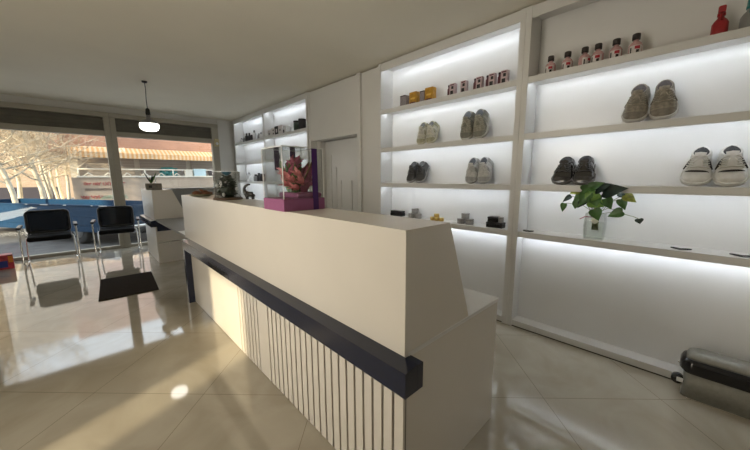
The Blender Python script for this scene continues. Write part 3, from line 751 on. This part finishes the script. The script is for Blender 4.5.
def spray(label, y, head, bodym):
    t = thing('spray_bottle', label, 'bottle', (GXY, y, Z), 0, 'spray bottles on the top shelf')
    MB().lathe([(0, 0), (.034, 0), (.036, .008), (.036, .075), (.026, .095), (.014, .108), (.014, .118), (0, .118)], 18).build('body', bodym, t)
    h = MB(); h.box((-.045, -.016, .128), (.03, .016, .165), .008); h.lathe([(0, .1185), (.018, .1185), (.018, .134), (0, .134)], 14); ho = h.build('spray_head', head, t)
    MB().tube([(-.03, 0, .13), (-.036, 0, .105), (-.028, 0, .09)], .005, 6).build('trigger', head, ho)
spray('red-topped spray bottle at the right end of the top shelf', .005, M['red'], M['red'])
spray('teal-topped spray bottle at the extreme right of the top shelf', -.105, M['tealp'], M['greyp'])

# bottom open shelf
Z = ZS[0]+.0005
def tin(label, loc, r, h, body, lid, group, name='polish_tin', cat='tin'):
    t = thing(name, label, cat, loc, 0, group)
    MB().lathe([(0, 0), (r*.96, 0), (r, .004), (r, h*.7), (r*.97, h*.72), (0, h*.72)], 20).build('body', body, t)
    MB().lathe([(0, h*.722), (r*1.03, h*.722), (r*1.03, h*.97), (r*.98, h), (0, h)], 20).build('lid', lid, t)
    return t
bk = thing('case', 'flat black case on the low shelf, nearest the plain panel', 'case', (GXY, 2.55, Z), 0)
B((-.035, -.095, 0), (.035, .095, .040), .004).build('body', M['gloss_black'], bk); B((-.035, -.09, .0405), (.035, .09, .066), .004).build('lid', M['black'], bk)
def cups(lab, yc, z):
    for dy, dz, wh in ((.048, 0, 'lower left'), (-.048, 0, 'lower right'), (0, .0565, 'top')):
        tin(wh+' grey pot of the '+lab, (GXY-.01, yc+dy, z+dz), .041, .055, M['greybox'], M['greybox'], 'grey pots stacked in threes', 'pot', 'pot')
cups('stack nearer the flat black case', 2.265, Z)
cups('stack beside the twin black boxes', 1.605, Z)
for k, (dy, dx, dz) in enumerate(((.055, 0, 0), (-.0, 0, 0), (-.058, 0, 0), (.005, .0, .0385))):
    t = tin(('leftmost yellow block in the little heap', 'middle yellow block at the bottom of the heap', 'rightmost yellow block in the little heap', 'yellow block on top of the heap')[k], (GXY-.01+dx, 1.955+dy, Z+dz), .028, .038, M['yellowd'], M['yellow'], 'yellow wax blocks on the low shelf', 'wax_tin', 'tin')
for k, (dy, dz, sy, lb) in enumerate(((0, 0, .155, 'wide black box on the low shelf beside the thick post'), (.02, .0515, .09, 'small black box on top of the wide black box'))):
    t = thing('case', lb, 'box', (GXY-.01, 1.285+dy, Z+dz), 0)
    B((-.04, -sy/2, 0), (.04, sy/2, .032), .003).build('body', M['gloss_black'], t); B((-.041, -sy/2-.001, .0325), (.041, sy/2+.001, .051), .003).build('lid', M['black'], t)
t = tin('small grey pot on the wide black box, right of the small box', (GXY-.01, 1.235, Z+.0518), .024, .05, M['greybox'], M['greybox'], None, 'pot', 'pot')
# thin black loops lying on the nearest low shelf
def loop(label, x, y, a, b_, rz):
    o = MB().tube([(a*math.cos(k*PI/14), b_*math.sin(k*PI/14), .004+.006*abs(math.sin(k*PI/14))) for k in range(28)], .0034, 6, closed=True).build('bracelet', M['black'])
    o.location = (x, y, Z); o.rotation_euler = (0, 0, rz); tag(o, label, 'bracelet', 'thin black loops on the low shelf')
loop('thin black loop on the low shelf left of the vine vase', 2.79, .975, .025, .042, 0)
loop('thin black loop on the low shelf right of the vine vase', 2.785, .025, .022, .048, 0)
loop('thin black loop on the low shelf at the right edge', 2.79, -.235, .022, .05, 0)

# far bays
Z = ZS[3]+.0005; FX = 2.85
g = 'boxes and bottles on the far top shelf'
carton('carton', 'small white box, leftmost on the lit shelf over the flower box', (FX, 5.95, Z), .09, .12, .12, M['labelw'], [(.2, .8, .3, .6, M['greyp'], 'grey_print')], 'box', g)
carton('carton', 'white box with dark dots left of the black box', (FX, 5.80, Z), .09, .14, .15, M['labelw'], [(.2, .5, .2, .4, M['ink'], 'dark_print'), (.2, .5, .6, .8, M['ink'], 'dark_print')], 'box', g)
carton('carton', 'black box between white boxes on the far top shelf', (FX, 5.655, Z), .09, .13, .165, M['ink'], [(.2, .6, .3, .7, M['labelw'], 'white_print')], 'box', g)
carton('carton', 'white box right of the black box on the far top shelf', (FX, 5.50, Z), .09, .15, .165, M['labelw'], [(.3, .7, .4, .6, M['greyp'], 'grey_print')], 'box', g)
carton('carton', 'small white box with dark corner, right of the other white boxes', (FX, 5.33, Z), .09, .12, .14, M['whitep'], [(.5, .9, .1, .5, M['ink'], 'dark_print')], 'box', g)
def slim(label, y, r, h, body, cap, z=Z, grp=g):
    t = thing('bottle', label, 'bottle', (FX, y, z), 0, grp)
    MB().lathe([(0, 0), (r, 0), (r, h*.68), (r*.5, h*.78), (0, h*.78)], 14).build('body', body, t)
    MB().lathe([(0, h*.781), (r*.55, h*.781), (r*.55, h), (0, h)], 12).build('cap', cap, t)
def can(label, y, r, h, body):
    t = thing('canister', label, 'canister', (FX, y, Z), 0, g)
    MB().lathe([(0, 0), (r, 0), (r, h*.86), (0, h*.86)], 16).build('body', body, t)
    MB().lathe([(0, h*.861), (r*1.04, h*.861), (r*1.04, h), (0, h)], 16).build('lid', M['ink'], t)
can('dark green canister at the right of the far top shelf', 4.955, .058, .175, M['greenb'])
can('black canister beside the dark green canister', 4.775, .062, .185, M['ink'])
g2 = 'small bottles on the farthest top shelf'
for k, (y, h, b_) in enumerate(((7.50, .12, 'whitep'), (7.36, .12, 'greyp'), (7.20, .20, 'ink'), (7.04, .19, 'ink'), (6.92, .14, 'ink'), (6.78, .22, 'whitep'), (6.55, .13, 'greyp'), (6.44, .14, 'whitep'))):
    lb = ('first white', 'first grey', 'tall left black', 'tall middle black', 'short black', 'tallest white', 'second grey', 'last white')[k]+' bottle on the farthest top shelf, counting from the window'
    slim(lb, y, .034, h, M[b_], M['ink' if b_ == 'ink' else 'greyp'], Z, g2)
Z = ZS[1]+.0005
t = thing('figurine', 'small white figurine on the farthest middle shelf beside dark bottles', 'figurine', (FX, 7.23, Z))
MB().lathe([(0, 0), (.055, 0), (.05, .02), (.02, .05), (.035, .10), (.045, .13), (.015, .155), (0, .155)], 18).build('body', M['whitep'], t)
MB().blob((0, 0, .178), .028).build('head', M['greyp'], t)
for k, (y, h, b_) in enumerate(((6.84, .15, 'greyp'), (6.66, .18, 'ink'), (6.52, .16, 'ink'), (6.36, .15, 'greyp'))):
    slim(('first grey', 'tall black', 'second black', 'last grey')[k]+' bottle on the farthest middle shelf, right of the white figurine', y, .05, h, M[b_], M['ink'], Z, 'bottles on the farthest middle shelf')
t = tin('white lidded pot on the second shelf seen through the flower box', (FX, 5.75, ZS[2]+.0005), .05, .13, M['greyp'], M['whitep'], None, 'pot', 'pot')

# ================================================================== VINE IN VASE
vz = ZS[0]+.0005
vt = thing('potted_vine', 'trailing green vine with heart leaves in a clear glass vase', 'plant', (2.815, .505, vz))
va = MB(); h_ = .20
def fr(w0, z): return [Vector((-w0*.72, -w0, z)), Vector((w0*.72, -w0, z)), Vector((w0*.72, w0, z)), Vector((-w0*.72, w0, z))]
va.grid([fr(.060, .0), fr(.066, .1), fr(.060, h_), fr(.057, h_), fr(.062, .1), fr(.056, .008)], closed=True, smooth=False); va.poly(fr(.060, 0)[::-1]); va.poly(fr(.056, .008))
va.build('vase', M['vase'], vt)
wt = MB(); wt.grid([fr(.0545, .009), fr(.060, .1), fr(.0585, .13)], closed=True, smooth=False); wt.poly(fr(.0585, .13)); wt.poly(fr(.0545, .009)[::-1]); wt.build('water', M['water'], vt)
MB().blob((-.02, .0, .145), (.022, .024, .026)).build('white_stone', M['plaster'], vt)
def heart_leaf(mb, c0, tip, wd, nrm, fold=.25):
    c0 = Vector(c0); tip = Vector(tip); d_ = tip-c0; L = d_.length; d_.normalize(); nrm = Vector(nrm); sd_ = d_.cross(nrm).normalized(); n_ = sd_.cross(d_)
    prof = [(-.10, .30), (-.06, .62), (.05, .92), (.2, 1.0), (.38, .92), (.58, .68), (.78, .36), (.92, .13), (1, .01)]
    rows = []
    for u, ww in prof:
        base = c0+d_*L*max(u, 0 if ww < .5 else u)+n_*(-.18*L*u*u)
        inner = c0+d_*L*max(u, .0)+n_*(-.18*L*u*u)
        rows.append([base-sd_*wd*ww+n_*wd*ww*fold, base-sd_*wd*ww*.5+n_*wd*ww*fold*.35, inner, base+sd_*wd*ww*.5+n_*wd*ww*fold*.35, base+sd_*wd*ww+n_*wd*ww*fold])
    mb.grid(rows); mb.grid([[q-n_*.0008 for q in r] for r in rows])
# (dx, dy, dz) leaf base and tip relative to the vase base; +dy is left in the photo, -dx towards the viewer
VL = [((-.05, .205, .265), (-.06, .215, .205), .020, 'leaf'), ((-.05, .165, .325), (-.06, .215, .285), .018, 'leafdd'),
      ((-.06, .115, .375), (-.07, .165, .350), .026, 'leafv'), ((-.07, .115, .285), (-.08, .125, .235), .024, 'leaf'),
      ((-.06, .075, .36), (-.08, .145, .275), .030, 'leaf'), ((-.09, .045, .36), (-.11, .085, .27), .036, 'leaf'),
      ((-.09, .0, .365), (-.11, .055, .295), .044, 'leafl'), ((-.10, .0, .375), (-.125, -.075, .425), .036, 'leafdd'),
      ((-.10, -.045, .36), (-.12, -.165, .40), .044, 'leafdd'), ((-.10, .02, .305), (-.11, -.05, .265), .044, 'leafl'),
      ((-.10, .04, .39), (-.125, -.035, .432), .030, 'leaf'), ((-.08, -.055, .315), (-.09, -.10, .255), .034, 'leaf'),
      ((-.10, -.005, .235), (-.11, -.035, .165), .034, 'leaf'), ((-.07, -.165, .23), (-.08, -.09, .195), .030, 'leaf'),
      ((-.06, -.255, .185), (-.065, -.265, .155), .020, 'leafdd'), ((-.05, -.13, .355), (-.06, -.185, .335), .022, 'leafdd'),
      ((-.06, -.165, .345), (-.07, -.225, .305), .027, 'leafv'), ((-.06, -.145, .315), (-.07, -.175, .25), .026, 'leaf'),
      ((-.05, -.16, .385), (-.06, -.195, .345), .018, 'leafl'), ((-.07, .06, .31), (-.09, .105, .25), .030, 'leafdd'),
      ((-.10, .085, .375), (-.125, .02, .41), .026, 'leaf'), ((-.09, .005, .33), (-.12, -.015, .27), .038, 'leaf')]
for i, (a, b_, wd, mm) in enumerate(VL):
    mb = MB(); heart_leaf(mb, a, Vector(a).lerp(Vector(b_), 1.12), wd*1.22, (-1, .15*math.sin(i*2.1), .45+.2*math.cos(i*1.7)))
    lo = mb.build('leaf', M[mm], vt, recalc=False)
    A = Vector(a); p0 = Vector((rg.uniform(-.015, .015), rg.uniform(-.02, .02), .19))
    MB().tube([p0-Vector((0, 0, .12)), p0, p0.lerp(A, .45)+Vector((-.01, 0, .035)), A.lerp(p0, .12)+Vector((0, 0, .012)), A], .0022, 6).build('stem', M['stem'], lo)
MB().tube([(-.03, .02, .17), (-.07, .055, .175), (-.085, .085, .155)], .003, 6).build('red_stem', M['pinkd'], vt)

# ================================================================== BIN
bn_ = thing('trash_bin', 'low steel bin with black rim and steel lid against the white plinth', 'bin', (2.643, -.262, 0))
def rr_ring(hx, hy, r, z, n=6): return [Vector((p_[0], p_[1], z)) for p_ in rrect(2*hx, 2*hy, r, n)]
hx, hy = .078, .200
b1 = MB(); rs_ = [rr_ring(hx-.006, hy-.012, .035, .006), rr_ring(hx-.002, hy-.008, .04, .175)]
b1.grid(rs_, closed=True); b1.poly(rs_[0][::-1]); b1.poly(rs_[-1]); b1.build('body', M['steel'], bn_)
b2 = MB(); rs_ = [rr_ring(hx, hy-.004, .042, .165), rr_ring(hx+.008, hy+.014, .06, .182), rr_ring(hx+.008, hy+.014, .06, .228), rr_ring(hx+.0, hy+.004, .052, .252), rr_ring(hx-.012, hy-.014, .040, .253)]
b2.grid(rs_, closed=True); b2.poly(rs_[0][::-1]); b2.poly(rs_[-1]); b2.build('rim', M['gloss_black'], bn_)
b3 = MB(); rs_ = [rr_ring(hx-.006, hy-.010, .040, .2535), rr_ring(hx-.006, hy-.010, .040, .264), rr_ring(hx-.016, hy-.02, .034, .284), rr_ring(hx-.04, hy-.05, .02, .298)]
b3.grid(rs_, closed=True); b3.poly(rs_[0][::-1]); b3.poly(rs_[-1]); b3.build('lid', M['steel'], bn_)
b4 = MB(); b4.grid([rr_ring(hx-.004, hy-.010, .036, .0), rr_ring(hx-.001, hy-.006, .036, .008)], closed=True); b4.poly(rr_ring(hx-.004, hy-.010, .036, .0)[::-1]); b4.poly(rr_ring(hx-.001, hy-.006, .036, .008)); b4.build('base_ring', M['chrome'], bn_)
wv = MB(); wv.tube([(-.055, hy+.014, .095), (-.015, hy+.014, .095)], .029, 18); wo = wv.build('hinge_knob', M['gloss_black'], bn_)
B((-.062, hy-.012, .085), (-.0565, hy+.018, .112), .002).build('hinge_plate', M['whitep'], wo)
MB().tube([(-.01, hy, .19), (-.01, hy+.022, .192)], .005, 8).build('catch', M['chrome'], bn_)

# ================================================================== OUTSIDE
GZ = -.35
gm = MB(); gm.box((-60, -30, GZ-.2), (60, 90, GZ)); struct('ground', gm, M['ground']); bpy.data.objects['ground']['kind'] = 'structure'
# pickup: rear corner near the mullion, running away to the left
tk_ = thing('flatbed_trailer', 'long blue trailer bed parked outside the window behind the chairs', 'trailer', (.46, 10.05, GZ), math.atan2(.855, -.52))
# local +x runs along the side away from the shop, +y is its left side, seen side is at y=+... (faces the shop)
Lb, Wb = 7.2, 1.9
yS = 0.0       # near side plane
tb = MB()
tb.box((0, yS-.06, .50), (Lb, yS, 1.02), .012); tb.box((.1, yS-.05, .34), (Lb, yS-.005, .498), .008); tb.box((0, yS-Wb, .50), (Lb, yS-Wb+.06, 1.02), .012); tb.box((0, yS-Wb+.06, .50), (.05, yS-.06, 1.02), .01)
tb.box((Lb-.05, yS-Wb+.06, .50), (Lb, yS-.06, 1.02), .01); tb.box((.05, yS-Wb+.06, .50), (Lb-.05, yS-.06, .56))
tb.build('cargo_bed', M['truck'], tk_)
rl = MB(); rl.box((-.02, yS-.075, 1.02), (Lb, yS+.02, 1.05), .008); rl.box((.3, yS+.0005, .74), (Lb, yS+.012, .77), .004)
ro = rl.build('bed_rail', M['truck'], tk_)
chp = MB()
for x0, x1 in ((.06, .35), (.55, .62), (1.5, 1.62), (2.2, 2.5), (3.0, 3.1)): chp.box((x0, yS+.0205, 1.028), (x1, yS+.0225, 1.046)); 
chp.build('worn_edge', M['truckchip'], ro)
B((-.03, yS-.05, .55), (.03, yS+.015, 1.0), .006).build('corner_post', M['truckchip'], tk_)
ch_ = MB(); ch_.box((-.05, yS-Wb+.3, .34), (Lb-.05, yS-.3, .50)); ch_.build('chassis', M['black'], tk_)
bpr = MB(); bpr.tube([(-.16, yS+.02, .46), (-.16, yS-Wb, .46)], .05, 10); bpr.tube([(-.16, yS-.3, .46), (0, yS-.3, .42)], .03, 8); bpr.tube([(-.16, yS-1.3, .46), (0, yS-1.3, .42)], .03, 8); bpr.build('rear_bumper', M['chrome'], tk_)
B((-.045, yS-.24, .55), (-.012, yS-.06, .68), .01).build('tail_lamp', M['red'], tk_)
for nm, x, y in (('a', 1.3, yS-.14), ('b', 3.3, yS-.14), ('c', 1.3, yS-Wb+.14), ('d', 3.3, yS-Wb+.14)):
    wmb = MB(); pr = [(.20, -.10), (.30, -.10), (.335, -.07), (.335, .07), (.30, .10), (.20, .10)]
    n = 26; vs = []
    for r, o_ in pr: vs.append([Vector((x+r*math.cos(2*PI*j/n), y+o_, .336+r*math.sin(2*PI*j/n))) for j in range(n)])
    wmb.grid(vs, closed=True); wmb.poly(vs[0]); wmb.poly(vs[-1][::-1]); wo = wmb.build('wheel', M['tyre'], tk_)
    h = MB(); h.tube([(x, y-.102, .336), (x, y+.102, .336)], .17, 20); h.build('hub', M['greyp'], wo)

# opposite building: brick, awning, shutters
OY = 20.6
bd = thing('shop_building', 'pink brick building across the street with orange striped awning', 'building', (0, OY, GZ))
B((-.9, .02, 3.0), (14, 6, 7.0)).build('brick_upper', M['brickp'], bd)
B((-.3, .6, 0), (14, 6, 3.0)).build('shop_wall', M['plaster'], bd)
for k in range(5):
    x0 = .0+k*2.45
    B((x0, .5, .3), (x0+2.2, .595, 2.95), .01).build('roller_shutter', M['shutter'], bd)
B((-.3, .3, 3.22), (9, .62, 3.34)).build('fascia_band', M['ochre'], bd)
aw = MB(); aw.slab([(-.3, -.02, 3.28), (7.0, -.02, 3.28), (7.0, -.75, 2.98), (-.3, -.75, 2.98)], (0, 0, -1), .03); aw.box((-.3, -.76, 2.72), (7.0, -.735, 2.97))
aw.build('awning', M['awning'], bd)
def scribble(seed, x0, x1, z0, z1, y, r, n=1):
    q = random.Random(seed); mb = MB(); k = int((x1-x0)/((z1-z0)*.62)); 
    for j in range(max(1, k)):
        cx = x0+(x1-x0)*(j+.5)/k; hh = (z1-z0)/2; ww = hh*.45; cz = (z0+z1)/2
        typ = q.randrange(4)
        if typ == 0: p_ = [(-1, -1), (-1, 1), (1, -1), (1, 1)]
        elif typ == 1: p_ = [(-1, 1), (-1, -1), (1, -1), (1, .2), (-.8, .2)]
        elif typ == 2: p_ = [(-1, -1), (0, 1), (1, -1)]
        else: p_ = [(1, 1), (-1, .8), (-1, 0), (1, -.1), (1, -1), (-1, -1)]
        mb.tube([(cx+a*ww, y, cz+b_*hh) for a, b_ in p_], r, 4, smooth=False)
    return mb
gr = MB(); q = random.Random(5)
for k in range(16): gr.tube([(3.75+q.uniform(-.45, .45), .49, 1.9+q.uniform(-.3, .45)), (3.75+q.uniform(-.45, .45), .49, 1.9+q.uniform(-.3, .45)), (3.75+q.uniform(-.4, .4), .49, 1.9+q.uniform(-.3, .45))], .05, 5)
gr.build('teal_graffiti', M['tpaint'], bd)

lw = thing('stone_parapet', 'pale stone parapet with ledge and faded red and green lettering across the street', 'parapet', (0, 19.6, GZ))
rt_ = thing('street_railing', 'white railing with wavy infill on top of the stone parapet', 'railing', (0, 19.93, GZ))
B((-.28, 0, 0), (9, .35, 1.78), .01).build('blocks', M['stone'], lw)
B((-.10, -.05, 1.78), (9, .40, 1.86), .01).build('ledge', M['plaster'], lw)
def script(seed, x0, x1, zc, amp, y, r):
    q = random.Random(seed); mb = MB(); x = x0
    while x < x1:
        L = q.uniform(.22, .42); n = 14
        mb.tube([(x+L*i/n+.03*math.sin(i*1.9+seed), y, zc+amp*math.sin(i*1.5+q.random()*.8)*(.5+.5*q.random())) for i in range(n+1)], r, 4, smooth=False); x += L+.07
    return mb
script(1, .10, 1.35, 1.48, .10, -.008, .016).build('red_lettering', M['rpaint'], lw)
scribble(2, .12, 1.45, 1.18, 1.28, -.008, .010).build('dark_lettering', M['dpaint'], lw)
script(3, -.05, .55, .86, .09, -.008, .020).build('red_lettering', M['rpaint'], lw)
scribble(4, .62, 1.62, .76, .92, -.008, .014).build('green_lettering', M['gpaint'], lw)
rlw = MB(); rlw.tube([(-.05, 0, 2.18), (9, 0, 2.18)], .035, 8)
for k in range(8): rlw.tube([(-.02+k*1.25, 0, 1.86), (-.02+k*1.25, 0, 2.18)], .03, 8)
for k in range(12): rlw.tube([(.15+k*.72, 0, 1.86), (.3+k*.72, 0, 2.0), (.45+k*.72, 0, 1.88)], .03, 6)
rlw.build('bars', M['plaster'], rt_)
lz = GZ+1.861
for nm, lb, x, wd, hh, mm, ct in (('crate', 'white crate on the stone parapet ledge across the street', 4.42, .34, .34, 'plaster', 'crate'), ('crate', 'pale blue crate on the stone parapet ledge across the street', 4.98, .60, .38, 'lightblue', 'crate')):
    t = thing(nm, lb, ct, (x, 19.70, lz)); B((-wd/2, -.10, 0), (wd/2, .12, hh*.8), .01).build('body', M[mm], t); B((-wd/2-.015, -.115, hh*.8), (wd/2+.015, .135, hh), .01).build('lid', M[mm], t)
t = thing('plant_pot', 'dark round pot on the stone parapet ledge across the street', 'pot', (5.55, 19.68, lz)); MB().lathe([(0, 0), (.10, 0), (.15, .26), (.17, .26), (.17, .30), (0, .30)], 16).build('pot', M['purplew'], t)

# far tan building behind the trees and a low dark wall
fb2 = thing('apartment_block', 'tan brick building far behind the bare trees at left', 'building', (0, 40, GZ))
B((-26, 0, 0), (-.5, 8, 14)).build('facade', M['tan'], fb2)
gt = thing('street_fence', 'dark purple metal fence far behind the tree trunks', 'fence', (0, 33, GZ))
mb = MB(); mb.box((-16, 0, .25), (-1.2, .06, 1.15)); mb.build('panels', M['purplew'], gt)
mb = MB(); mb.box((-16, -.12, 0), (-1.2, .12, .25)); mb.build('kerb', M['concrete'], gt)

def make_tree(label, x, y, h, lean, seed, r0, dens):
    q = random.Random(seed); t = thing('bare_tree', label, 'tree', (x, y, GZ), 0, 'bare pale trees across the street')
    tr = MB(); k = 9; path = [(lean*i/k*h+.05*math.sin(i*1.3+seed), .06*math.sin(i*.9+seed), h*i/k) for i in range(k+1)]
    tr.tube(path, [r0*(1-.085*i) for i in range(k+1)], 9); tr.build('trunk', M['bark'], t)
    bm_ = MB(); tg_ = MB()
    def br(p, d_, L, r, dep):
        pts_ = [p]; c_ = p
        for i in range(4):
            d_ = (d_+Vector((q.uniform(-.25, .25), q.uniform(-.25, .25), q.uniform(-.10, .22)))).normalized(); c_ = c_+d_*L/4; pts_.append(c_)
        (bm_ if dep < 1 else tg_).tube(pts_, [r, r*.85, r*.7, r*.55, r*.4], 3 if dep else 5, smooth=False)
        if dep < 3:
            for i in range((5, 5, 4)[dep]):
                a = pts_[q.randrange(1, 5)]; dv = (d_*.55+Vector((q.uniform(-1, 1), q.uniform(-1, 1), q.uniform(-.45, .8)))).normalized()
                br(a, dv, L*q.uniform(.5, .75), max(.006, r*.5), dep+1)
    for i in range(dens):
        u = .26+.74*(i+q.random())/dens*.8; j = min(k-1, int(u*k)); p = Vector(path[j]).lerp(Vector(path[j+1]), u*k-j)
        a = q.uniform(0, 2*PI); br(p, Vector((math.cos(a), math.sin(a), q.uniform(.1, .8))).normalized(), h*q.uniform(.20, .34), r0*.30, 0)
    bm_.build('branches', M['bark'], t, recalc=False); o = tg_.build('twigs', M['twig'], t, recalc=False); o['kind'] = 'stuff'
TREES = [(-1.50, 15.6, 5.6, -.16, .085, 'leaning pale bare tree, nearest to the trailer at left'),
 (-1.12, 18.2, 6.0, -.07, .10, 'thick forked pale tree in the middle of the row'),
 (-1.10, 20.6, 6.0, -.04, .075, 'slim pale trunk right behind the thick forked tree'),
 (-.93, 22.8, 6.2, -.04, .075, 'slim pale trunk third from the stone parapet'),
 (-.80, 25.0, 6.4, -.04, .08, 'slim pale trunk nearest the stone parapet'),
 (-2.55, 18.6, 6.0, -.05, .10, 'pale tree at the left edge of the window'),
 (-.60, 28.5, 7, -.02, .10, 'distant bare tree behind the slim trunks'),
 (-2.5, 25.5, 7, .02, .11, 'distant bare tree behind the leftmost leaning tree'),
 (-1.6, 30, 7.5, .0, .11, 'farthest bare tree before the tan building')]
for i, a in enumerate(TREES): make_tree(a[5], a[0], a[1], a[2], a[3], 11+i, a[4], 19)
